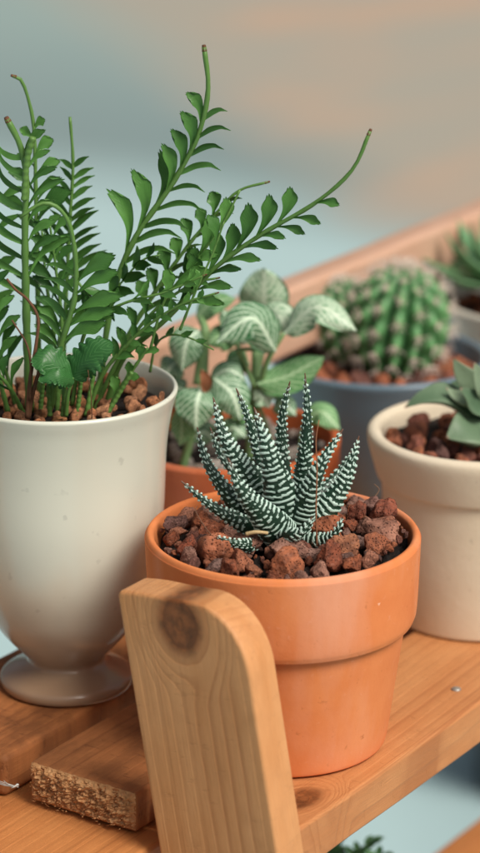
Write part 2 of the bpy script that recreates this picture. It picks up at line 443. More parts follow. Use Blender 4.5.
# splintered end of the middle slat
def rough_end():
    vs, fs = [], []; ny, nz = 150, 60
    s0 = -.72; o0, o1, z0, z1 = 5.78, 9.97, -1.38, -.05
    rr = random.Random(5)
    for j in range(nz + 1):
        for i in range(ny + 1):
            q = i / ny; w = j / nz; y = o0 + (o1 - o0) * q; z = z0 + (z1 - z0) * w
            edge = min(q, 1 - q, w * .35, (1 - w) * .35) * 10
            n1 = noise.fractal(V((y * 3.0, z * 4.5, 1)), .6, 2.1, 6); n2 = noise.noise(V((y * 11, z * 16, 5)))
            cel = noise.voronoi(V((y * 6.5, z * 9, 2)))[0]; chip = max(0, (cel[1] - cel[0]))
            d = .12 + .17 * n1 + .07 * n2 + .16 * chip
            d *= min(1, edge * 2.2)
            vs.append(V((s0 - max(-.03, d), y + .04 * n2, z + .03 * n1)))
    for j in range(nz):
        for i in range(ny):
            a = j * (ny + 1) + i; fs.append((a, a + 1, a + ny + 2, a + ny + 1))
    # chips and slivers
    for k in range(240):
        y = rr.uniform(o0 + .05, o1 - .05); z = z0 + (z1 - z0) * rr.random()
        L = rr.uniform(.05, .17); wd = rr.uniform(.015, .04)
        a = rr.gauss(.4, .7); d = V((-rr.uniform(.1, .7), math.cos(a), math.sin(a) * .8)).normalized()
        p = V((s0 - rr.uniform(.12, .26), y, z)); n_ = V((-1, rr.gauss(0, .4), rr.gauss(0, .4))).normalized(); c = d.cross(n_).normalized() * wd
        b = len(vs); q = p + d * L - V((rr.uniform(0, .05), 0, 0))
        vs += [p - c, p + c, p + n_ * wd * .8, q]
        fs += [(b, b + 1, b + 3), (b + 1, b + 2, b + 3), (b + 2, b, b + 3), (b, b + 2, b + 1)]
    t = NT('rough sawn end grain'); co = t.coord(); n1 = t.noise(co, 160, 5, .7); n2 = t.noise(co, 700, 4, .7)
    col = t.mix(t.ramp(n1, [(.3, 0.0), (.7, 1.0)]), (.36, .15, .05), (.74, .40, .17))
    col = t.mix(t.ramp(n2, [(.55, 0.0), (.75, 1.0)]), col, (.78, .50, .27))
    t.set(Base_Color=col, Roughness=.85); t.bump(n2, .6, .0006)
    o = mesh_obj('splintered_end', [V(v) for v in vs], fs, t.m, V((0, 0, 0)), None, True)
    o.parent = shelf; o.location = (0, 0, 0); return o
rough_end()

# upright post
def post():
    lean = R(-10.2)
    pts = []
    def arc(cx, cz, r, a0, a1, n=14):
        for i in range(n + 1):
            a = a0 + (a1 - a0) * i / n; pts.append((cx + r * math.cos(a), cz + r * math.sin(a)))
    Wd = 4.6
    zl, zr = 8.1, 7.85
    pts.append((0, -16)); pts.append((Wd, -16))
    arc(Wd - .22, zl - .22, .22, 0, math.pi / 2, 6)
    for i in range(1, 6): pts.append((Wd - .22 - i * .42, zl + .03 * math.sin(i) - (zl - zr) * i / 7))
    for i in range(1, 15):
        a = math.pi / 2 + (math.pi / 2) * i / 15; pts.append((1.9 + 1.9 * math.cos(a), zr - 2.3 + 2.3 * math.sin(a)))
    pts.append((0, zr - 2.3))
    bm = bmesh.new(); T = 1.45
    f = [bm.verts.new((-T, o, z)) for o, z in pts]; b = [bm.verts.new((-.02, o, z)) for o, z in pts]
    n = len(pts)
    ff = bm.faces.new(f[::-1]); bf = bm.faces.new(b)
    for i in range(n):
        j = (i + 1) % n; bm.faces.new((f[i], f[j], b[j], b[i]))
    bmesh.ops.recalc_face_normals(bm, faces=list(bm.faces))
    ed = [e for e in bm.edges if len(e.link_faces) == 2 and (ff in e.link_faces or bf in e.link_faces)]
    bmesh.ops.bevel(bm, geom=ed, offset=.13, segments=4, profile=.5, affect='EDGES')
    bmesh.ops.triangulate(bm, faces=[x for x in bm.faces if len(x.verts) > 8])
    for v in bm.verts: v.co *= CM
    me = bpy.data.meshes.new('post'); bm.to_mesh(me); bm.free()
    me.materials.append(W_post)
    me.polygons.foreach_set('use_smooth', [True] * len(me.polygons))
    o = bpy.data.objects.new('post', me); C.objects.link(o); o.parent = shelf
    o.rotation_euler = (lean, 0, 0); o.location = (-.0005, -.0012, 0)
    wn = o.modifiers.new('wn', 'WEIGHTED_NORMAL'); wn.keep_sharp = False
    o['label'] = 'upright post with rounded top and dark knot'
post()
# nail head on the front slat, thread by the rough end
q = P(457, 689, 89.0); t_ = None
npos = V((10.9, 21.6)) 
def ground_pt(px, py, z=0):
    u = (px - 240.0) / FPX; v = (426.5 - py) / FPX
    d = V((u, math.cos(PITCH) + v * math.sin(PITCH), -math.sin(PITCH) + v * math.cos(PITCH)))
    t = (z - CAMZ) / d.z; return V((d.x * t, d.y * t, z))
def to_shelf(p):
    r = p - SH; return V((r.x * math.cos(DANG) + r.y * math.sin(DANG), -r.x * math.sin(DANG) + r.y * math.cos(DANG), p.z))
M_metal = mat_plain('dull steel', (.42, .40, .36), .4, .15, 200, .1); M_metal.node_tree.nodes['Principled BSDF'].inputs['Metallic'].default_value = .6
g = to_shelf(ground_pt(456, 689, 0.03))
vs, fs = lathe([(.17, -.1), (.17, .01), (.14, .04), (.05, .055)], 24)
o = mesh_obj('nail_head', [V(v) + g for v in vs], fs, M_metal); o.parent = shelf; o.location = (0, 0, 0)
M_thread = mat_plain('pale thread', (.55, .56, .52), .8, .1)
mb = MB(); base = to_shelf(ground_pt(22, 783, -.55)); rr = random.Random(2)
for k in range(7):
    L = rr.uniform(.4, 1.3); a = rr.uniform(-.5, .5); p = base + V((-.25, 0, 0))
    pts = [p + V((-.05, rr.uniform(-.1, .1), 0)), p + V((-.15, L * .5, .16 * math.sin(a))), p + V((-.1, L, .3 * a))]
    mb.tube(pts, .013, .008, 5)
mb.tube([base + V((-.3, -.1, .1)), base + V((-.42, .05, 0)), base + V((-.3, .16, -.08)), base + V((-.22, .02, -.02)), base + V((-.34, -.06, .1))], .035, .03, 6)
o = mb.build('frayed_thread', M_thread, V((0, 0, 0))); o.parent = shelf; o.location = (0, 0, 0)

# ================================================================== POTS
O_T = V((1.4, 82.3, .03)); O_W = V((-6.05, 86.7, .03)); O_B = V((8.85, 93.4, .03)); O_F = V((-.46, 97.2, .03)); O_L = V((5.85, 107.8, .03)); O_A = V((13.3, 115.7, .03))
pot('terracotta_pot', O_T, [(3.25, 0, 'c'), (3.40, .05), (3.50, .22), (3.65, 1.2), (3.87, 2.9), (4.06, 4.28, 'c'), (4.09, 4.36, 'c'), (4.27, 4.37), (4.35, 4.47), (4.42, 4.9), (4.50, 6.9), (4.49, 7.12), (4.40, 7.27), (4.27, 7.26), (4.19, 7.1), (4.15, 6.5), (3.95, 5.2, 'c'), (3.0, 5.0, 'c')], M_terra,
    'bright orange terracotta pot holding the zebra striped succulent')
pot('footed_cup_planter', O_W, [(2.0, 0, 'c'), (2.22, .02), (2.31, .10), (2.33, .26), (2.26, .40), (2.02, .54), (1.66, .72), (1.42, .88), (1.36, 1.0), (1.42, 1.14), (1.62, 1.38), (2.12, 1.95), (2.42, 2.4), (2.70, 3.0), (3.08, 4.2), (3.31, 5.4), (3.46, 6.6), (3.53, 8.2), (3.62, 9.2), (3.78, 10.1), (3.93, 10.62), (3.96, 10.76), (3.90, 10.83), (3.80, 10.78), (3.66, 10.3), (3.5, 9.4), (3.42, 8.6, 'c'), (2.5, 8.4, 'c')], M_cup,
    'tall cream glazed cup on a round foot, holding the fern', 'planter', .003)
pot('cream_clay_pot', O_B, [(3.0, 0, 'c'), (3.18, .05), (3.26, .25), (3.45, 2.2), (3.66, 5.25, 'c'), (3.69, 5.32, 'c'), (3.78, 5.33), (3.84, 5.42), (3.95, 5.8), (4.14, 6.5), (4.2, 6.85), (4.16, 7.05), (4.0, 7.15), (3.82, 7.12), (3.68, 6.95), (3.62, 6.4), (3.55, 5.7, 'c'), (2.6, 5.5, 'c')], M_beige,
    'cream clay pot with thick rim at right, holding a broad leaved succulent')
pot('dark_terracotta_pot', O_F, [(2.6, 0, 'c'), (2.75, .05), (2.85, .25), (3.3, 2.4), (3.6, 3.4, 'c'), (3.64, 3.5, 'c'), (4.05, 3.5), (4.15, 3.6), (4.28, 5.3), (4.26, 5.5), (4.15, 5.6), (3.98, 5.58), (3.92, 5.4), (3.8, 4.2, 'c'), (2.6, 4.0, 'c')], M_terra2,
    'darker terracotta pot behind the zebra succulent, holding the white veined plant')
pot('slate_blue_pot', O_L, [(2.4, 0, 'c'), (2.55, .05), (2.7, .25), (3.4, 2.0), (4.05, 3.8), (4.4, 4.9), (4.58, 5.42), (4.55, 5.58), (4.42, 5.62), (4.25, 5.55), (4.1, 5.1), (3.8, 4.3, 'c'), (2.6, 4.2, 'c')], M_blue,
    'slate blue bowl shaped pot holding the round cactus')
pot('off_white_pot', O_A, [(2.7, 0, 'c'), (2.85, .05), (3.0, .25), (3.6, 2.5), (4.1, 4.4), (4.3, 5.2), (4.46, 5.7), (4.42, 5.86), (4.25, 5.9), (4.1, 5.82), (4.0, 5.4), (3.8, 4.6, 'c'), (2.6, 4.4, 'c')], M_white,
    'off white pot at the far right back, holding the spiky green rosette')
# chalk spot on the terracotta rim is a little lime crust stuck to the clay
a_ = math.atan2(-.8, .62)
mb = MB(); rr = random.Random(8); base = O_T + V((4.46 * math.cos(R(-48)), 4.46 * math.sin(R(-48)), 6.05))
nrm = V((math.cos(R(-48)), math.sin(R(-48)), 0)); tv = V((-nrm.y, nrm.x, 0))
b0 = 0; vs = [base + nrm * .02]; fs = []
for k in range(20):
    a = 2 * math.pi * k / 20; r = .13 * (1 + .3 * math.sin(3 * a) + rr.uniform(-.15, .15)); vs.append(base + tv * r * math.cos(a) * 1.1 + V((0, 0, r * math.sin(a))) + nrm * -.01)
for k in range(20): fs.append((0, 1 + k, 1 + (k + 1) % 20))
M_lime = mat_plain('lime crust', (.80, .42, .27), .9, .15, 500)
crust = mesh_obj('lime_spot', vs, fs, M_lime, O_T); crust.parent = bpy.data.objects['terracotta_pot']; crust.location = (0, 0, 0)

soil('potting_soil', O_T, 6.6, 4.12, M_soil, 'dark soil between the lava rocks in the bright terracotta pot', .5, 3.5)
soil('potting_soil', O_W, 9.95, 3.58, M_soil, 'dark soil under the clay pebbles in the tall cream cup')
soil('potting_soil', O_B, 6.4, 3.62, M_soil, 'dark soil in the cream clay pot')
soil('potting_soil', O_F, 4.8, 3.9, M_soil, 'dark soil in the darker terracotta pot')
soil('potting_soil', O_L, 4.75, 4.05, M_soil, 'dark soil in the slate blue pot')
soil('potting_soil', O_A, 5.2, 4.0, M_soil, 'dark soil in the off white pot')

rm = [rock_mesh('lava_rock_mesh', i + 1, M_lava) for i in range(8)]
rc = [rock_mesh('pebble_mesh', i + 21, M_clay, 3, 7, .1) for i in range(6)]
ro = [rock_mesh('orange_rock_mesh', i + 41, M_lava2, 3, 9, .15) for i in range(6)]
rp = [rock_mesh('pale_pebble_mesh', i + 61, M_peb, 3, 4, .05) for i in range(3)]
scatter_rocks('lava_rock', rm, O_T, 6.88, 4.2, 84, .32, .80, 'rough red brown lava rock around the zebra striped succulent', 'lava rocks in the bright terracotta pot', avoid=[(.05, .1, .75)], rng=random.Random(11),
              lift=lambda x, y: .42 * max(0, (x - 1.0) / 3) + .2 * max(0, (-x - 2) / 2) )
scatter_rocks('lava_rock_chip', rm, O_T, 7.0, 4.15, 190, .07, .2, 'small lava chip lying between the larger rocks of the zebra succulent', 'lava chips in the bright terracotta pot', rng=random.Random(15),
              lift=lambda x, y: .35 * max(0, (x - 1.0) / 3), layers=2)
scatter_rocks('clay_pebble', rc, O_W, 9.95, 3.62, 110, .22, .36, 'small orange clay pebble at the foot of the fern', 'clay pebbles in the tall cream cup', rng=random.Random(12), lift=lambda x, y: .18 + .15 * max(0, x / 3.5))
scatter_rocks('lava_rock', ro, O_B, 6.5, 3.6, 58, .35, .55, 'brown red rock in the cream clay pot', 'rocks in the cream clay pot', rng=random.Random(13), avoid=[(.2, .3, .8)])
scatter_rocks('lava_rock', ro, O_L, 4.75, 4.1, 60, .4, .62, 'orange brown rock around the round cactus', 'rocks in the slate blue pot', rng=random.Random(14), avoid=[(.2, 0, 1.6)])
scatter_rocks('lava_rock', ro, O_A, 5.15, 4.0, 36, .35, .55, 'dark red rock under the spiky rosette', 'rocks in the off white pot', rng=random.Random(16), avoid=[(0, 0, .8)])
scatter_rocks('pale_pebble', rp, O_F, 4.85, 3.85, 55, .28, .42, 'pale grey pebble under the white veined leaves', 'pebbles in the darker terracotta pot', rng=random.Random(17))

# ================================================================== ZEBRA SUCCULENT (haworthia)
def mat_haw():
    t = NT('zebra leaf'); co = t.coord(); tone = t.n('ShaderNodeAttribute', attribute_name='tone').outputs['Fac']; uv = t.sep(t.coord('UV'))
    n1 = t.noise(co, 150, 4)
    g = t.mix(n1, (.008, .026, .016), (.022, .062, .036))
    g = t.mix(t.ramp(uv[1], [(.9, 0.0), (1.0, 1.0)]), g, (.16, .07, .04))
    w = t.mix(n1, (.38, .56, .48), (.60, .76, .67))
    col = t.mix(t.ramp(tone, [(.35, 0.0), (.6, 1.0)]), g, w)
    t.set(Base_Color=col, Roughness=.38); t.b.inputs['Specular IOR Level'].default_value = .45
    t.bump(t.noise(co, 500, 3), .3, .0004)
    return t.m
M_haw = mat_haw()
def haw_leaf(pts, W, thick, dots, seed, parent, O, facing=V((0, -1, .25)), per_cm=5.2, curl=0):
    n, m = 190, 36
    ps, L = arclen(pts, n); T = tangents(ps); nb = per_cm * L; vs, uv, tone, fs = [], [], [], []
    for i, (p, t) in enumerate(zip(ps, T)):
        f = i / n; wv = t.cross(facing).normalized(); nv = wv.cross(t).normalized()
        w = W * (.78 + .42 * min(1, f * 2.6) - .2 * f) * (1 - f) ** .62 * (1 if f < .96 else 1) + .012
        w = W * (.82 + .24 * math.sin(min(1, f * 1.8) * math.pi * .8)) * (1 - f ** 1.5) ** 1.05 * 1.12 + .014
        h = w * thick
        for k in range(m):
            th = 2 * math.pi * k / m; c, s = math.cos(th), math.sin(th)
            hh = h * (1.0 if s > 0 else .55)
            q = c
            ph = f * nb + .5 * noise.noise(V((c * 1.1, f * L * 1.2, seed * 3.3))) + .25 * noise.noise(V((c * 4, f * L * 4, seed))) - .35 * abs(q)
            band = .5 + .5 * math.sin(2 * math.pi * ph)
            dot = .5 + .5 * math.sin(c * 9.5 * (1 + .25 * math.sin(seed)) + 4.2 * noise.noise(V((c * 2, f * L * 2.5, seed * 7.7))) + math.floor(ph) * 2.1)
            brk = noise.noise(V((c * 3.0, f * L * 2.2, seed * 5.1)))
            dd = dots if s > 0 else max(.75, dots)
            b = band * ((1 - dd) + dd * dot * 1.25)
            if brk > .28: b *= .45
            # margins carry teeth
            em = max(0, abs(c) - .93) / .07
            b = max(b, em * band * 1.0)
            b = max(0, min(1, (b - .42) * 3.6))
            if f > .965: b *= .3
            disp = b * .030 * (1 + .9 * em) * min(1, (1 - f) * 9 + .2)
            nrm2 = (wv * (c / max(w, .01)) + nv * (s / max(hh, .01))).normalized()
            vs.append(p + wv * (w * c) + nv * (hh * s) + nrm2 * disp)
            uv.append((k / m, f)); tone.append(b)
    for i in range(n):
        for k in range(m):
            q = (k + 1) % m; fs.append((i * m + k, i * m + q, (i + 1) * m + q, (i + 1) * m + k))
    fs.append(tuple(n * m + k for k in range(m)))
    return mesh_obj('leaf', vs, fs, M_haw, O, parent, True, uv, tone)
Y0 = 82.3; O_H = V((1.5, Y0 + .1, 6.6))
haw = thing('zebra_succulent', O_H, 'small dark green succulent with white zebra stripes in bright terracotta pot', 'succulent')
# (path px,py,dY from base to tip), half width cm, thickness, dottiness
HL = [
 ([(286, 540, 0), (284, 512, -.6), (268, 450, -1.1), (254, 407, -.7)], .53, .55, .03),
 ([(278, 536, .1), (262, 497, -.2), (226, 440, -.5), (213, 397, -.1)], .44, .55, .10),
 ([(280, 530, .6), (268, 480, .7), (248, 418, .9), (236, 388, 1.1)], .30, .6, .5),
 ([(286, 530, .9), (282, 480, 1.2), (282, 420, 1.5), (290, 381, 1.6)], .28, .6, .55),
 ([(292, 532, .5), (301, 490, .4), (307, 420, .3), (305, 373, .5)], .27, .65, .5),
 ([(292, 540, -.2), (303, 508, -.8), (320, 466, -1.1), (343, 429, -.8)], .37, .6, .08),
 ([(298, 540, .2), (320, 517, .1), (346, 477, .2), (359, 436, .5)], .38, .6, .12),
 ([(296, 530, .9), (314, 502, 1.3), (338, 474, 1.9), (353, 450, 2.2)], .26, .65, .6),
 ([(276, 538, .3), (246, 514, .2), (210, 468, .2), (197, 427, .5)], .29, .65, .75),
 ([(278, 534, .8), (252, 492, 1.2), (222, 456, 1.6), (210, 427, 1.8)], .26, .65, .6),
 ([(288, 542, -.6), (268, 520, -1.5), (242, 490, -2.0), (228, 458, -1.9)], .46, .6, .5),
 ([(276, 544, -.4), (250, 528, -1.0), (212, 506, -1.4), (181, 481, -1.5)], .25, .6, .8),
 ([(296, 545, -.2), (316, 541, -.9), (334, 535, -1.3), (343, 516, -1.3)], .25, .6, .2),
 ([(282, 546, -.8), (288, 536, -1.7), (302, 532, -2.0), (312, 517, -2.0)], .28, .6, .1),
 ([(256, 546, -1.2), (240, 544, -1.9), (228, 541, -2.2), (216, 536, -2.3)], .16, .6, .8),
]
for i, (pp, W, th, dt) in enumerate(HL):
    pts = [P(x, y, Y0 + .1 + dy) for x, y, dy in pp]
    haw_leaf(pts, W * 1.12, th, dt, i + 1.0, haw, O_H)
mb = MB()
mb.tube([P(317, 546, 80.6), P(316, 510, 80.4), P(317, 470, 80.4), P(316, 440, 80.6), P(319, 420, 80.7)], .03, .016, 6)
mb.build('dry_flower_stalk', mat_plain('dry stalk', (.30, .12, .055), .8), O_H, haw)
M_bark = mat_plain('pale bark', (.50, .36, .18), .85, .3, 400)
def curltube(name, pts, r0, r1, mat, label, cat):
    mb = MB(); mb.tube(pts, r0, r1, 7); O = pts[0].copy(); o = mb.build(name, mat, O); return tag(o, label, cat)
M_deadroot = mat_plain('root brown', (.16, .08, .045), .85)
curltube('dry_twig', [P(246, 534, 79.6), P(256, 532, 79.5), P(268, 533, 79.5)], .07, .05, M_bark, 'pale cream dry twig lying in front of the zebra leaves', 'twig')
curltube('dry_root', [P(213, 537, 80.3), P(205, 527, 80.2), P(196, 512, 80.4), P(197, 506, 80.6)], .02, .012, M_deadroot, 'thin curled dry root on the rocks left of the zebra succulent', 'root')
curltube('dry_root', [P(372, 500, 84.6), P(379, 490, 84.8), P(374, 484, 84.9)], .03, .015, mat_plain('brown root', (.16, .09, .05), .8), 'thin dark root sticking up at the back rim of the bright terracotta pot', 'root')

# ================================================================== FERN IN THE CUP
M_fern = leafmat('fern green', (.022, .10, .020), (.14, .36, .075), .36, .28, vein=.25)
M_fernstem = leafmat('fern stem', (.035, .12, .02), (.14, .28, .065), .45, .0)
M_dead = mat_plain('dead brown stem', (.13, .055, .025), .8, .4, 200)
O_R = O_W + V((-.3, 0, 9.6))
fern = thing('fern', O_R, 'tall green fern with toothed fronds in the tall cream cup', 'fern')
wedge = lambda f: .09 + .91 * (min(1, f * 1.12) ** 1.7) * (1 - .55 * max(0, (f - .78) / .22) ** 1.6)
narrow = lambda f: .15 + .85 * math.sin(math.pi * min(1, f * .92 + .06)) ** .8
def frond(path, r0, r1, left=None, right=None, name='frond', tone=.5, seed=0, tipbrown=True):
    """path: (px, py, Y). left/right: dict(t0,t1,n,L0,L1,W,ang,edge,shape)"""
    rng = random.Random(seed); pts = [P(*p) for p in path]
    mb = MB(); mb.tube(pts, r0, r1, 9, tone=.45 + .3 * tone, n=40, bumpy=lambda f: 1 + .1 * math.sin(f * 60))
    st = mb
    ps, L = arclen(pts, 200); T = tangents(ps); lf = MB(); view = V((0, -1, .3)).normalized()
    for side, d in ((-1, left), (1, right)):
        if not d: continue
        for i in range(d['n']):
            u = i / max(1, d['n'] - 1); t = d['t0'] + (d['t1'] - d['t0']) * u + rng.uniform(-.006, .006)
            k = int(t * 200); p, tg = ps[k], T[k]
            sd = tg.cross(view).normalized() * side * d.get('flip', 1)
            Ln = (d['L0'] + (d['L1'] - d['L0']) * u) * rng.uniform(.85, 1.18) * 1.22
            if 'bulge' in d: Ln *= .6 + .4 * math.sin(math.pi * min(1, u * .9 + .15))
            a = R(d.get('ang', 48) + rng.uniform(-6, 6)); dep = d.get('depth', 0) + rng.uniform(-.15, .15)
            dirv = (tg * math.cos(a) + sd * math.sin(a) - view * dep * -1).normalized()
            a2 = a + R(d.get('bend', 18)); a0 = a - R(d.get('bend', 18) * .8)
            dirv = (tg * math.cos(a0) + sd * math.sin(a0) + view * dep).normalized(); dir2 = (tg * math.cos(a2) + sd * math.sin(a2) + view * (dep * .5) - V((0, 0, d.get('droop', .12)))).normalized()
            e = d.get('edge', 0) + rng.uniform(-.12, .12)      # 0 faces the viewer, 1 edge on
            inpl = dirv.cross(view).normalized()
            nr = (view * math.cos(e * math.pi / 2) + inpl * math.sin(e * math.pi / 2) * side + V((0, 0, .15)))
            b = [p, p + dirv * Ln * .42, p + dirv * Ln * .6 + dir2 * Ln * .16, p + dirv * Ln * .6 + dir2 * Ln * .42]
            lf.blade(b, d['W'] * 1.22 * (.6 + .4 * Ln / max(d['L0'], d['L1'])) * rng.uniform(.85, 1.12), nr, wedge if d.get('shape', 'w') == 'w' else narrow, n=14, m=14, cup=rng.uniform(.1, .35), tone=tone + rng.uniform(-.35, .35),
                     scallop=.05 if d.get('shape', 'w') == 'w' else .0, notch=rng.choice([3, 4, 5]), tipround=.25, thick=.02, wave=.05)
    o = st.build(name, M_fernstem, O_R, fern)
    if tipbrown:
        tb = MB(); e = ps[-1]; tb.tube([ps[-3], e, e + T[-1] * .07], r1 * 1.15, r1 * .8, 7); tb.build('dry_tip', M_dead, O_R, o)
    if lf.v: lf.build('leaflets', M_fern, O_R, o)
    return o
YC = 86.7
Wd = lambda t0, t1, n, L0, L1, W, **k: dict(t0=t0, t1=t1, n=n, L0=L0, L1=L1, W=W, **k)
# tall frond leaning right
frond([(96, 412, YC + .4), (112, 300, YC + .4), (134, 240, YC + .2), (172, 184, YC), (198, 135, YC - .3), (208, 90, YC - .5), (204, 47, YC - .5)], .115, .08,
      left=Wd(.42, .80, 7, 1.75, 1.0, .24, ang=34, edge=.1, bend=26), right=Wd(.40, .83, 9, 1.65, .85, .10, ang=52, edge=.5, shape='n', bend=26), seed=1, tone=.5)
# long frond arching right
frond([(104, 414, YC + .2), (122, 360, YC - .2), (165, 320, YC - .8), (215, 268, YC - 1.4), (262, 234, YC - 1.9), (315, 203, YC - 2.4), (352, 170, YC - 2.7), (370, 131, YC - 2.8)], .11, .06,
      left=Wd(.36, .68, 7, 1.35, 1.05, .26, ang=36, edge=.05), right=Wd(.36, .78, 9, 1.15, .75, .17, ang=34, edge=.3, bend=14), seed=2, tone=.42)
# middle frond with small pads
frond([(110, 412, YC + .7), (122, 350, YC + .8), (150, 300, YC + .8), (190, 243, YC + .6), (222, 207, YC + .3), (240, 190, YC + .2), (268, 182, YC + .1)], .11, .04,
      left=Wd(.38, .78, 7, .80, .55, .24, ang=46, edge=.1), right=Wd(.36, .85, 7, 1.1, .5, .09, ang=30, edge=.6, shape='n'), seed=3, tone=.5)
# fuller sprays low on the right
for k, (pa, ln, W_, tn) in enumerate([
    ([(58, 404, YC + .2), (62, 330, YC + .2), (56, 270, YC + .2), (50, 225, YC + .2)], 1.2, .2, .35),
]):
    frond(pa, .085, .035, left=Wd(.3, .93, 8, ln, ln * .6, W_, ang=42, edge=.3), right=Wd(.3, .93, 8, ln, ln * .6, W_ * .8, ang=40, edge=.45), seed=90 + k, tone=tn, tipbrown=False)
# pale thin leaf crossing it
frond([(150, 350, YC - 1.0), (165, 300, YC - 1.2), (195, 262, YC - 1.3), (222, 225, YC - 1.4), (240, 190, YC - 1.4)], .05, .035,
      left=Wd(.3, .75, 4, 1.0, .9, .26, ang=25, edge=.2), right=Wd(.35, .5, 2, 1.2, .9, .2, ang=20, edge=.3), seed=31, tone=.9, tipbrown=False)
frond([(180, 330, YC - 1.6), (196, 290, YC - 1.8), (212, 255, YC - 1.9), (224, 222, YC - 2.0)], .05, .03,
      left=Wd(.35, .8, 2, .8, .7, .2, ang=30), right=None, seed=32, tone=.7, tipbrown=False)
# left main stalk
frond([(30, 412, YC - .6), (27, 340, YC - .8), (25, 240, YC - .9), (26, 175, YC - 1.0), (20, 145, YC - 1.0), (7, 119, YC - 1.1)], .15, .10,
      left=Wd(.42, .86, 9, 2.0, 1.0, .12, ang=42, edge=.5, shape='n', bend=-26, droop=-.1), right=Wd(.46, .88, 8, 1.5, .85, .19, ang=50, edge=.5, bend=20), seed=4, tone=.5)
frond([(24, 200, YC - 1.1), (27, 160, YC - 1.2), (33, 137, YC - 1.3)], .1, .11, seed=41, tone=.7, tipbrown=False)
# hook topped stalk behind
frond([(40, 405, YC + 1.2), (38, 300, YC + 1.3), (36, 200, YC + 1.2), (34, 130, YC + 1.2), (28, 98, YC + 1.2), (21, 80, YC + 1.1), (13, 76, YC + 1.0)], .10, .055,
      left=Wd(.55, .80, 4, 1.1, .45, .2, ang=50, edge=.3), right=Wd(.55, .82, 5, 1.3, .45, .25, ang=48, edge=.25), seed=5, tone=.55)
# slim combed frond
frond([(62, 405, YC + 1.6), (66, 300, YC + 1.8), (70, 220, YC + 1.8), (73, 165, YC + 1.8), (70, 117, YC + 1.8)], .085, .05,
      left=Wd(.48, .83, 9, 1.0, .5, .11, ang=48, edge=.5, shape='n', bend=10), right=Wd(.42, .83, 12, 1.3, .55, .12, ang=52, edge=.5, shape='n', bend=10), seed=6, tone=.6, tipbrown=False)
# arching foreground frond
frond([(50, 408, YC - 1.8), (60, 350, YC - 2.0), (75, 295, YC - 2.3), (74, 245, YC - 2.5), (64, 214, YC - 2.6), (44, 203, YC - 2.7), (20, 217, YC - 2.8)], .13, .055,
      left=Wd(.24, .56, 6, 1.2, 1.0, .10, ang=70, edge=.5, bend=20, shape='n'), right=Wd(.28, .54, 5, 1.5, 1.3, .28, ang=46, edge=.2, bend=10), seed=7, tone=.5, tipbrown=False)
# low toothed fronds leaning to the right
frond([(88, 412, YC - .9), (104, 372, YC - 1.2), (140, 332, YC - 1.7), (180, 305, YC - 2.1), (217, 293, YC - 2.4)], .09, .03,
      left=Wd(.35, .9, 8, .55, .3, .11, ang=50, edge=.3, shape='n'), right=Wd(.35, .9, 6, .5, .3, .1, ang=50, edge=.3, shape='n'), seed=8, tone=.55)
frond([(94, 412, YC - .3), (118, 360, YC - .5), (150, 315, YC - .9), (190, 285, YC - 1.2), (218, 278, YC - 1.4)], .09, .035,
      left=Wd(.35, .9, 6, .8, .4, .15, ang=42, edge=.2), right=Wd(.35, .9, 6, .75, .35, .10, ang=40, edge=.4, shape='n'), seed=9, tone=.55)
frond([(72, 405, YC - 1.4), (86, 330, YC - 1.7), (120, 305, YC - 2.1), (165, 292, YC - 2.5), (205, 275, YC - 2.8)], .08, .03,
      left=Wd(.4, .9, 5, .85, .5, .15, ang=35, edge=.35), right=Wd(.4, .9, 5, .8, .4, .12, ang=30, edge=.45, shape='n'), seed=10, tone=.6)
frond([(150, 372, YC + .6), (156, 345, YC + .4), (170, 335, YC + .1), (190, 338, YC - .3), (214, 350, YC - .6)], .05, .025,
      left=Wd(.3, .8, 4, .5, .3, .12, ang=30, edge=.5, shape='n'), seed=11, tone=.45, tipbrown=False)
frond([(106, 416, YC - .8), (118, 392, YC - .9), (136, 365, YC - 1.0), (148, 348, YC - 1.1)], .085, .05,
      left=Wd(.25, .8, 3, .6, .5, .18, ang=30, edge=.2), right=Wd(.5, .9, 2, .5, .4, .15, ang=30, edge=.3), seed=12, tone=.75, tipbrown=False)
frond([(68, 270, YC + .2), (100, 300, YC), (140, 262, YC - .2), (160, 255, YC - .3)], .05, .03, left=Wd(.2, .9, 6, .8, .5, .2, ang=40, edge=.6, shape='n'), right=Wd(.2, .9, 6, .8, .5, .2, ang=40, edge=.6, shape='n'), seed=121, tone=.4, tipbrown=False)
# dark spray at the far left and low stems
for k, (pa, ln, tn) in enumerate([
    ([(8, 412, YC - 1.2), (-2, 370, YC - 1.4), (-4, 330, YC - 1.5), (-8, 290, YC - 1.5)], 1.1, .2),
    ([(18, 414, YC + .2), (6, 372, YC), (-6, 340, YC - .2), (-20, 320, YC - .3)], 1.3, .15),
    ([(24, 414, YC - 1.5), (10, 388, YC - 1.9), (-4, 372, YC - 2.2), (-20, 362, YC - 2.4)], 1.0, .3),
    ([(46, 408, YC + .8), (54, 340, YC + .8), (46, 280, YC + .8), (42, 230, YC + .8)], 1.2, .55),
    ([(-8, 405, YC + .8), (-12, 320, YC + .8), (-10, 240, YC + .8), (-6, 200, YC + .8)], 1.4, .7),
]):
    frond(pa, .09, .04, left=Wd(.4, .95, 4, ln, ln * .7, .15, ang=38, edge=.4), right=Wd(.4, .95, 4, ln, ln * .7, .15, ang=38, edge=.4), seed=50 + k, tone=tn, tipbrown=False)
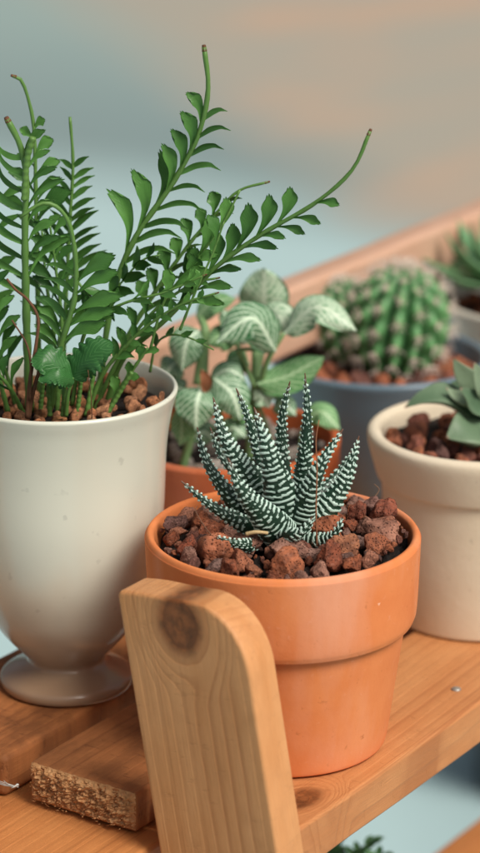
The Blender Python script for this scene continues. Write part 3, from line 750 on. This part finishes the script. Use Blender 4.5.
# bare stems among the pebbles
for k, (x0, x1, y1, dy) in enumerate([(50, 48, 360, -1.9), (63, 66, 360, -2.3), (77, 82, 372, -1.6), (86, 98, 350, -1.3), (40, 44, 372, -1.0), (106, 132, 372, -1.2), (57, 60, 330, -.6)]):
    frond([(x0, 416, YC + dy), ((x0 + x1) / 2, (416 + y1) / 2, YC + dy), (x1, y1, YC + dy - .1)], .085, .07, seed=70 + k, tone=.3 + .08 * k, tipbrown=False)
# the broad scalloped double leaf near the rim
lf = MB()
fan = lambda f: (.25 + .75 * math.sin(math.pi * min(1, .15 + f * .72)) ** .8)
for (pp, W, nr) in [([(74, 378, 84.0), (60, 368, 83.7), (45, 360, 83.6), (33, 362, 83.6)], .62, V((-.15, -1, .75))), ([(72, 376, 84.0), (84, 362, 83.7), (98, 350, 83.6), (112, 345, 83.6)], .55, V((.3, -1, .75))), ([(74, 382, 84.0), (62, 376, 83.5), (50, 376, 83.4), (40, 380, 83.4)], .3, V((-.2, -1, .6)))]:
    lf.blade([P(*q) for q in pp], W, nr, fan, n=48, m=14, cup=-.25, tone=.15, scallop=.03, notch=6, ser=.3, wave=.10, tipround=.2)
lf.build('broad_leaf', leafmat('dark glossy leaf', (.025, .12, .03), (.09, .27, .07), .38, .2, vein=.6), O_R, fern)
mb = MB(); mb.tube([P(66, 416, 84.3), P(68, 395, 84.1), P(73, 377, 84.0)], .08, .06, 8); mb.build('leaf_stalk', M_fernstem, O_R, fern)
# dead stems
mb = MB()
mb.tube([P(27, 418, 84.2), P(30, 380, 84.2), P(36, 345, 84.2), (P(38, 318, 84.2)), P(28, 300, 84.2), P(16, 290, 84.0), P(7, 279, 83.9)], .075, .04, 7)
mb.tube([P(30, 400, 84.1), P(31, 370, 84.1), P(27, 345, 84.1), P(12, 320, 84.1)], .05, .025, 6)
mb.tube([P(92, 418, 83.7), P(91, 395, 83.6), P(88, 370, 83.5)], .02, .012, 5)
mb.tube([P(28, 418, 84.3), P(33, 392, 84.2), P(45, 352, 84.2)], .10, .04, 7)
mb.build('dead_stem', M_dead, O_R, fern)

# ================================================================== WHITE VEINED PLANT (fittonia)
def mat_fit(name, g1, g2, white, amount):
    t = NT(name); uv = t.sep(t.coord('UV')); co = t.coord()
    q = t.math('ABSOLUTE', t.math('SUBTRACT', uv[0], .5)); nz = t.noise(co, 90, 3)
    ph = t.math('ADD', t.math('SUBTRACT', t.math('MULTIPLY', uv[1], 8.0), t.math('MULTIPLY', q, 6.5)), t.math('MULTIPLY', nz, 1.1))
    side = t.ramp(t.math('ABSOLUTE', t.math('SINE', t.math('MULTIPLY', ph, math.pi))), [(0.0, 1.0), (.18 + .3 * amount, .85), (.42 + .4 * amount, 0.0)])
    mid = t.ramp(q, [(0.0, 1.0), (.03, 1.0), (.07, 0.0)])
    vo = t.n('ShaderNodeTexVoronoi', {'Vector': co, 'Scale': 420.0}, feature='DISTANCE_TO_EDGE').outputs['Distance']
    net = t.ramp(vo, [(.04, 1.0), (.13 + .15 * amount, 0.0)])
    edge = t.ramp(q, [(.40, 1.0), (.49, .25)])
    v = t.math('MULTIPLY', t.math('MAXIMUM', t.math('MAXIMUM', side, mid), t.math('MULTIPLY', net, .1 + .8 * amount)), edge)
    g = t.mix(nz, g1, g2)
    col = t.mix(v, g, white)
    t.set(Base_Color=col, Roughness=.5); t.bump(v, -.5, .0008)
    tr = t.n('ShaderNodeBsdfTranslucent', {'Color': col}); ms = t.n('ShaderNodeMixShader', {0: .15, 1: t.b.outputs[0], 2: tr.outputs[0]})
    t.t.links.new(ms.outputs[0], t.out.inputs[0]); return t.m
F_dark = mat_fit('white veined leaf', (.02, .12, .04), (.05, .23, .07), (.66, .82, .62), .22)
F_pale = mat_fit('pale veined leaf', (.12, .32, .14), (.20, .42, .22), (.68, .80, .62), .75)
F_green = mat_fit('green veined leaf', (.07, .25, .07), (.12, .36, .11), (.46, .66, .38), .3)
O_N = O_F + V((.3, 0, 4.9))
fit = thing('nerve_plant', O_N, 'leafy plant with white veined oval leaves behind the zebra succulent', 'leafy plant')
oval = lambda f: .06 + .94 * math.sin(math.pi * (f ** .85)) ** .62
FL = [  # base, mid, tip, half width, normal, material
 ((262, 322, 97.5), (264, 297, 97.2), (264, 268, 97.0), .85, V((0, -1, .2)), F_pale),
 ((284, 333, 95.0), (318, 307, 94.6), (357, 331, 94.2), .62, V((0, -.8, 1)), F_pale),
 ((276, 352, 94.6), (252, 318, 94.0), (216, 343, 93.6), .72, V((0, -1, .9)), F_dark),
 ((257, 384, 95.2), (288, 376, 95.0), (325, 356, 94.8), .60, V((-.3, -1, .8)), F_green),
 ((202, 386, 94.2), (197, 404, 93.6), (196, 430, 93.5), .72, V((0, -1, .3)), F_dark),
 ((200, 330, 95.2), (187, 342, 94.9), (182, 371, 94.8), .62, V((-.2, -1, .4)), F_dark),
 ((214, 378, 94.4), (232, 394, 94.0), (240, 420, 93.9), .66, V((.2, -1, .5)), F_dark),
 ((196, 318, 96.4), (212, 303, 96.2), (236, 298, 96.0), .45, V((.1, -1, 1.3)), F_green),
 ((210, 380, 94.8), (228, 370, 94.6), (246, 380, 94.5), .42, V((0, -1, 1)), F_dark),
 ((268, 326, 96.0), (279, 316, 95.8), (288, 334, 95.6), .55, V((0, -1, .5)), F_pale),
 ((254, 400, 95.3), (262, 396, 95.2), (270, 408, 95.2), .36, V((0, -1, .5)), F_pale),
 ((180, 408, 94.4), (182, 425, 94.2), (180, 446, 94.2), .42, V((-.2, -1, .4)), F_green),
 ((180, 360, 95.6), (172, 366, 95.4), (164, 378, 95.3), .5, V((-.3, -1, .6)), F_dark),
 ((306, 420, 97.0), (322, 412, 96.8), (340, 430, 96.5), .45, V((.2, -1, 1)), F_green),
 ((236, 345, 96.8), (222, 336, 96.6), (206, 344, 96.5), .5, V((0, -1, .9)), F_green),
 ((222, 310, 97.0), (232, 325, 96.6), (236, 345, 96.4), .34, V((.4, -1, .3)), F_dark),
 ((250, 365, 95.8), (238, 358, 95.4), (225, 366, 95.3), .42, V((0, -1, .9)), F_green),
 ((214, 440, 95.4), (203, 432, 95.1), (190, 442, 95.0), .42, V((-.1, -1, .7)), F_dark),
 ((222, 436, 95.2), (234, 428, 95.0), (246, 438, 94.9), .42, V((.1, -1, .7)), F_dark),
 ((252, 420, 95.2), (242, 412, 95.0), (232, 420, 95.0), .36, V((-.1, -1, .9)), F_green),
 ((206, 398, 95.6), (218, 390, 95.4), (228, 396, 95.3), .36, V((0, -1, .9)), F_pale),
 ((262, 380, 96.4), (276, 388, 96.2), (290, 398, 96.1), .4, V((.1, -1, .7)), F_pale),
 ((186, 392, 95.8), (178, 388, 95.7), (168, 396, 95.6), .4, V((-.1, -1, .7)), F_dark),
 ((246, 345, 97.6), (236, 330, 97.5), (226, 324, 97.4), .45, V((-.1, -1, .4)), F_pale),
 ((272, 410, 95.6), (284, 404, 95.4), (296, 416, 95.2), .4, V((0, -1, 1)), F_dark),
]
for i, (a, b, c, W, nr, m) in enumerate(FL):
    mb = MB(); mb.blade([P(*a), P(*b), P(*c)], W * 1.12, nr, oval, n=20, m=12, cup=-.22, wave=.06, tipround=.1, thick=.04)
    mb.build('leaf', m, O_N, fit)
mb = MB(); base = P(214, 452, 96.3)
def st(pp, r0=.13, r1=.08): mb.tube([P(*p) for p in pp], r0, r1, 8, tone=.6, n=16)
st([(182, 470, 95), (190, 440, 94.8), (200, 400, 94.6), (202, 386, 94.3)], .17, .12)
st([(200, 385, 95), (203, 355, 95.3), (205, 330, 95.4), (200, 318, 96)], .28, .12)
st([(250, 460, 96.5), (252, 420, 96.2), (255, 385, 95.6), (256, 350, 96)], .20, .16)
st([(256, 372, 95.9), (262, 345, 96.5), (263, 322, 97.4)], .18, .1)
st([(258, 395, 95.6), (268, 360, 95), (284, 333, 95)], .14, .08)
st([(246, 372, 95.4), (240, 350, 95.6), (230, 336, 96.2)], .1, .07)
st([(255, 388, 95.4), (244, 362, 95.2), (240, 350, 94.8), (272, 350, 94.6)], .1, .07)
st([(225, 470, 96), (222, 430, 95.2), (214, 378, 94.6)], .14, .09)
st([(300, 455, 97), (302, 436, 97), (306, 420, 97)], .1, .07)
st([(272, 455, 96.5), (266, 425, 96), (256, 400, 95.4)], .1, .07)
mb.build('stems', leafmat('pale stem', (.12, .24, .09), (.22, .36, .15), .5, 0), O_N, fit)
mb = MB()
mb.blade([P(205, 392, 94.0), P(206, 380, 93.8), P(200, 368, 93.7)], .22, V((0, -1, .2)), oval, cup=.2)
mb.blade([P(240, 325, 95.0), P(246, 318, 95.0), P(242, 306, 95.0)], .3, V((0, -1, .2)), oval, cup=.2)
mb.build('withered_leaf', mat_plain('withered leaf', (.33, .13, .06), .8), O_N, fit)

# ================================================================== ROUND CACTUS
def cactus():
    O = O_L + V((.35, -.2, 5.0)); R0 = 2.08; H = 5.0; ribs = 15
    root = thing('round_cactus', O, 'plump ribbed green cactus with pinkish spines in slate blue pot', 'cactus')
    t = NT('cactus skin'); co = t.coord(); tone = t.n('ShaderNodeAttribute', attribute_name='tone').outputs['Fac']; n1 = t.noise(co, 90, 4)
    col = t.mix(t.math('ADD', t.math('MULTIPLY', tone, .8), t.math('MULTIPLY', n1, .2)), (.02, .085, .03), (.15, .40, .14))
    t.set(Base_Color=col, Roughness=.5); t.bump(n1, .3, .001); M_skin = t.m
    M_sp = mat_plain('pinkish spine', (.80, .68, .58), .6, .2, 300)
    M_fz = mat_plain('pale areole wool', (.80, .66, .60), .9, .2, 300)
    def body(name, C0, R0, H, ribs, tilt, seed):
        rr = random.Random(seed); nphi, na = 80, ribs * 12; vs, fs, tn, uv = [], [], [], []
        rot = Matrix.Rotation(tilt, 3, 'Y'); arey = []
        def surf(ph, az, k=1.0):
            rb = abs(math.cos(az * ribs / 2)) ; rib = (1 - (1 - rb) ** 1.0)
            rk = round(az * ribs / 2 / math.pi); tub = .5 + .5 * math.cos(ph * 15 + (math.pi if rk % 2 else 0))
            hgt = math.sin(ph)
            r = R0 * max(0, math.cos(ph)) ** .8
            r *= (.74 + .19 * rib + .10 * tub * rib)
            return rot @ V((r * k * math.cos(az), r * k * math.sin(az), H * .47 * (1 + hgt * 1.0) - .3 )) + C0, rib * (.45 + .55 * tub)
        for i in range(nphi + 1):
            ph = -1.1 + (math.pi / 2 + 1.1) * i / nphi
            ph = min(ph, math.pi / 2 - .0)
            for k in range(na):
                az = 2 * math.pi * k / na; p, tt = surf(ph, az); vs.append(p); tn.append(tt); uv.append((k / na, i / nphi))
        for i in range(nphi):
            for k in range(na):
                q = (k + 1) % na; fs.append((i * na + k, i * na + q, (i + 1) * na + q, (i + 1) * na + k))
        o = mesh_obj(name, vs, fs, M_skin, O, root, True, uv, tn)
        sp, fz = MB(), MB()
        for k in range(ribs):
            az = 2 * math.pi * k / ribs
            for j in range(-2, 4):
                ph = 2 * math.pi * (j + (.5 if k % 2 else 0)) / 15
                if ph > 1.5: continue
                p, _ = surf(ph, az); c = C0 + rot @ V((0, 0, H * .45)); n_ = (p - c).normalized()
                if n_.y > .75: continue
                a1 = n_.cross(V((0, 0, 1))).normalized(); a2 = n_.cross(a1)
                fz.tube([p - n_ * .05, p + n_ * .05, p + n_ * .08], .065, .04, 8, n=4)
                for s_ in range(9):
                    a = s_ * 2 * math.pi / 8 + rr.uniform(-.3, .3); spread = 1.1 if s_ < 8 else .1
                    d = (n_ + (a1 * math.cos(a) + a2 * math.sin(a)) * spread).normalized()
                    L = rr.uniform(.4, .75) * (R0 / 2.3)
                    sp.tube([p, p + d * L * .5, p + d * L + V((0, 0, -.03))], .02, .006, 4, n=3)
        f_ = fz.build('wool_tufts', M_fz, O, o); s2 = sp.build('spines', M_sp, O, o); s2['kind'] = 'stuff'; f_['kind'] = 'stuff'
        return o
    body('body', O + V((.2, 0, 0)), R0, 5.0, ribs, .1, 1)
    body('offset', O + V((-1.45, 1.0, .2)), 1.3, 4.0, 12, -.2, 2)
cactus()

# ================================================================== BROAD LEAVED SUCCULENT, SPIKY ROSETTE
def fat_leaf(mb, pts, W, nrm, thick=.35, tone=.5, tip=.6, m=16, n=22, flat=.25):
    ps, L = arclen(pts, n); T = tangents(ps); b = len(mb.v)
    for i, (p, t) in enumerate(zip(ps, T)):
        f = i / n; wv = t.cross(nrm).normalized(); nv = wv.cross(t).normalized()
        w = W * (.45 + .55 * math.sin(min(1, f * 1.5) * math.pi / 2)) * max(0, 1 - max(0, (f - .45) / .55) ** (1.2 / tip * 1.1)) + .01
        for k in range(m):
            th = 2 * math.pi * k / m; c, s = math.cos(th), math.sin(th)
            h = w * thick * (flat if s > 0 else 1) ; keel = (1 - abs(c)) * .15
            mb.v.append(p + wv * w * c + nv * (h * s + (abs(c) ** 2) * w * .22)); mb.uv.append((k / m, f)); mb.tone.append(max(0, min(1, tone + .3 * abs(c) ** 6)))
    for i in range(n):
        for k in range(m):
            q = (k + 1) % m; mb.f.append((b + i * m + k, b + i * m + q, b + (i + 1) * m + q, b + (i + 1) * m + k))
    mb.f.append(tuple(b + n * m + k for k in range(m)))
M_suc = leafmat('grey green succulent', (.035, .10, .045), (.27, .36, .23), .45, 0, tipcol=(.28, .12, .09))
M_agv = leafmat('fresh green rosette leaf', (.05, .17, .06), (.20, .38, .19), .45, 0, tipcol=(.25, .16, .08))
YB = 93.2; O_S = O_B + V((0, 0, 6.2))
suc = thing('broad_leaved_succulent', O_S, 'grey green succulent with broad pointed leaves in cream clay pot', 'succulent')
for pp, W, nr, tn in [
    ([(478, 418, YB), (450, 396, YB - .3), (425, 397, YB - .5), (404, 408, YB - .6)], .62, V((0, -.6, 1)), .25),
    ([(482, 425, YB - .6), (474, 430, YB - 1.0), (462, 432, YB - 1.5), (446, 438, YB - 1.8)], .95, V((-.2, -1, .9)), .35),
    ([(480, 405, YB), (468, 400, YB - .4), (456, 396, YB - .6), (446, 388, YB - .7)], .42, V((-.2, -.8, 1)), .7),
    ([(484, 396, YB), (474, 385, YB - .2), (462, 372, YB - .2), (453, 358, YB - .2)], .5, V((-.4, -1, .5)), .55),
    ([(486, 412, YB - .3), (478, 405, YB - .9), (470, 396, YB - 1.1), (460, 388, YB - 1.3)], .5, V((-.1, -1, .8)), .2),
    ([(490, 400, YB - .4), (486, 388, YB - 1.0), (480, 376, YB - 1.1), (474, 362, YB - 1.1)], .5, V((0, -1, .5)), .6),
    ([(496, 395, YB), (500, 380, YB), (505, 366, YB), (508, 352, YB)], .5, V((.2, -1, .4)), .5),
    ([(490, 425, YB - .6), (500, 428, YB - 1.4), (512, 432, YB - 1.9), (526, 430, YB - 2.1)], .6, V((.2, -1, .9)), .4),
    ([(496, 410, YB), (515, 398, YB), (535, 394, YB), (555, 400, YB)], .55, V((.1, -.6, 1)), .4),
    ([(482, 402, YB + .6), (470, 392, YB + 1.0), (458, 388, YB + 1.2), (440, 392, YB + 1.4)], .5, V((0, -.8, 1)), .3),
    ([(492, 402, YB + .6), (490, 385, YB + .8), (488, 370, YB + .8), (486, 357, YB + .8)], .5, V((0, -1, .4)), .45)]:
    mb = MB(); fat_leaf(mb, [P(*q) for q in pp], W * .88, nr, .7, tn, tip=1.0); mb.build('leaf', M_suc, O_S, suc)
mb = MB(); mb.tube([P(486, 445, YB), P(486, 400, YB)], .5, .3, 10); mb.build('stem', M_suc, O_S, suc)
O_G = O_A + V((0, 0, 5.3)); agv = thing('rosette_succulent', O_G, 'spiky fresh green rosette in off white pot at back right', 'succulent')
ctr = O_G + V((-1.5, -.2, 1.2)); rr = random.Random(4)
for ring, (n_, el, L, W) in enumerate([(9, 12, 4.2, .62), (8, 32, 3.8, .58), (6, 55, 3.2, .5), (4, 76, 2.4, .4)]):
    for k in range(n_):
        az = 2 * math.pi * (k + .5 * (ring % 2)) / n_ + .35 + rr.uniform(-.1, .1); e = R(el + rr.uniform(-5, 5))
        h = V((math.cos(az), math.sin(az), 0)); d = h * math.cos(e) + V((0, 0, math.sin(e)))
        up = V((0, 0, 1)) * math.cos(e) - h * math.sin(e); l = L * rr.uniform(.9, 1.1)
        mb = MB(); fat_leaf(mb, [ctr + d * .2, ctr + d * l * .35 - up * .1, ctr + d * l * .7, ctr + d * l + up * .45], W, up, .4, .3 + .15 * ring + rr.uniform(-.1, .1), tip=1.0)
        mb.build('leaf', M_agv, O_G, agv)

# ================================================================== PLANT ON THE LOWER SHELF
O_P = shelf_pt(14.6, 7.9, -15) + V((0, 0, .03)); 
lp = pot('small_clay_pot', O_P, [(1.7, 0, 'c'), (1.85, .05), (1.9, .2), (2.3, 2.8, 'c'), (2.35, 2.9, 'c'), (2.6, 2.9), (2.7, 3.0), (2.75, 4.0), (2.65, 4.1), (2.5, 4.05), (2.45, 3.5, 'c'), (2.0, 3.4, 'c')], M_terra2, 'small clay pot on the lower slat below the front slat')
lowp = thing('fine_leaved_plant', O_P + V((0, 0, 3.4)), 'fine leaved green plant peeping up below the front slat', 'plant')
rr = random.Random(6); M_low = leafmat('fine green leaf', (.03, .11, .04), (.10, .25, .10), .5, .15)
for k in range(22):
    a = rr.uniform(0, 6.28); sp = rr.uniform(.5, 2.0); b = O_P + V((0, 0, 3.5)); h = rr.uniform(.9, 2.5)
    pts = [b, b + V((math.cos(a) * sp * .5, math.sin(a) * sp * .5, h * .6)), b + V((math.cos(a) * sp * 1.1, math.sin(a) * sp * 1.1, h))]
    mb = MB(); mb.tube(pts, .06, .02, 5, n=12); ps, _ = arclen(pts, 30); T = tangents(ps)
    for j in range(8, 31, 2):
        for sg in (-1, 1):
            az = rr.uniform(0, 6.28); d = (T[j] * .4 + V((math.cos(az), math.sin(az), .2))).normalized()
            mb.blade([ps[j], ps[j] + d * .35, ps[j] + d * .7 + V((0, 0, -.05))], .14, V((0, -.6, 1)), oval, n=6, m=2, cup=.1, tone=rr.random(), thick=.02)
    mb.build('sprig', M_low, O_P + V((0, 0, 3.4)), lowp)

# ================================================================== FLOOR FAR BELOW
PALE, DARK, TEAL, WARM, PINK = (.41, .58, .59), (.20, .285, .285), (.27, .37, .35), (.37, .345, .28), (.52, .345, .23)
def floor():
    s = 900; z = -70
    t = NT('painted concrete floor'); co = t.map(t.coord(), scale=(1, 1, 1))
    o = t.sep(co); x, y = o[0], o[1]
    wn = t.math('MULTIPLY', t.math('SUBTRACT', t.noise(co, .9, 3), .5), .35)
    d1 = t.math('ADD', t.math('ADD', y, t.math('MULTIPLY', x, 3.2)), wn)
    d3 = t.math('ADD', t.math('ADD', y, t.math('MULTIPLY', x, .65)), wn)
    base = t.mix(t.ramp(t.math('MULTIPLY', d3, .1), [(.425, 0.0), (.475, 1.0)]), PALE, DARK)
    base = t.mix(t.ramp(t.math('MULTIPLY', d3, .1), [(.50, 0.0), (.60, 1.0)]), base, TEAL)
    warm = t.ramp(t.math('MULTIPLY', d1, .1), [(.475, 0.0), (.575, 1.0)])
    base = t.mix(warm, base, WARM)
    pk = t.noise(t.map(t.map(co, rot=(0, 0, -.9)), scale=(.5, 1.3, 1), loc=(3.1, 1.2, 0)), 1.9, 3, .55)
    col = t.mix(t.math('MULTIPLY', t.ramp(pk, [(.45, 0.0), (.65, 1.0)]), t.math('MULTIPLY', warm, .8)), base, PINK)
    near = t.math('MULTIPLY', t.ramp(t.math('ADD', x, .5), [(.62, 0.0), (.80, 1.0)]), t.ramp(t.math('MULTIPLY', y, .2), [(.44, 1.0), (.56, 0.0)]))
    col = t.mix(t.math('MULTIPLY', near, .45), col, (.17, .24, .26))  # shadow of the stand, painted into the floor colour at near right
    gr = t.noise(co, 40, 4)
    col = t.mix(t.math('MULTIPLY', gr, .2), col, (.25, .28, .28))
    t.set(Base_Color=col, Roughness=.85)
    o = mesh_obj('floor', [(-s * 2, -300, z), (s * 2, -300, z), (s * 2, 2500, z), (-s * 2, 2500, z)], [(0, 1, 2, 3)], t.m, V((0, 0, z)), smooth=False)
    tag(o, 'pale blue grey floor fading to warm beige, far out of focus', 'floor', kind='structure')
floor()
M_drk = mat_plain('dark plastic', (.02, .022, .026), .5, .2)
pot('dark_bucket', V((27.5, 223, -69.9)), [(5, 0, 'c'), (5.6, .1), (5.8, .5), (7.2, 11), (7.5, 11.2), (7.5, 12), (7.2, 12.1), (7.0, 11.8), (5.4, 1.5, 'c'), (2, 1.2, 'c')], M_drk, 'dark blurred bucket on the floor below the shelf at the right edge', 'bucket')

# ================================================================== CAMERA, LIGHT
cam = bpy.data.cameras.new('camera'); co = bpy.data.objects.new('camera', cam); C.objects.link(co)
co.location = (0, 0, CAMZ * CM); co.rotation_euler = (math.pi / 2 - PITCH, 0, 0)
cam.sensor_fit = 'VERTICAL'; cam.sensor_height = 24; cam.sensor_width = 24
cam.lens = 24 * FPX / 853; cam.clip_start = .01; cam.clip_end = 200
cam.dof.use_dof = True; cam.dof.focus_distance = .873; cam.dof.aperture_fstop = cam.lens / 10 / 1.25; cam.dof.aperture_blades = 0
scene.camera = co
w = bpy.data.worlds.new('World'); scene.world = w; w.use_nodes = True
nt = w.node_tree; bg = nt.nodes['Background']; sky = nt.nodes.new('ShaderNodeTexSky'); sky.sky_type = 'NISHITA'; sky.sun_disc = False
SE, SA = R(48), R(58)     # elevation; azimuth measured from +x towards +y of where the light comes from
az_x = R(-44)
sky.sun_elevation = SE; sky.sun_rotation = math.pi / 2 - az_x; sky.air_density = 1.0; sky.dust_density = 6.0; sky.ozone_density = 1.0
hs = nt.nodes.new('ShaderNodeHueSaturation'); hs.inputs['Saturation'].default_value = .45
nt.links.new(sky.outputs[0], hs.inputs['Color']); nt.links.new(hs.outputs[0], bg.inputs[0]); bg.inputs[1].default_value = .07
sl = bpy.data.lights.new('sun', 'SUN'); so = bpy.data.objects.new('sun', sl); C.objects.link(so)
sl.energy = 3.15; sl.angle = R(24); sl.color = (1, .92, .83)
dv = V((math.cos(az_x) * math.cos(SE), math.sin(az_x) * math.cos(SE), math.sin(SE)))
so.rotation_euler = dv.to_track_quat('Z', 'Y').to_euler(); so.location = dv * 2
scene.view_settings.view_transform = 'Standard'; scene.view_settings.look = 'None'; scene.view_settings.exposure = 0
scene.render.engine = 'CYCLES'
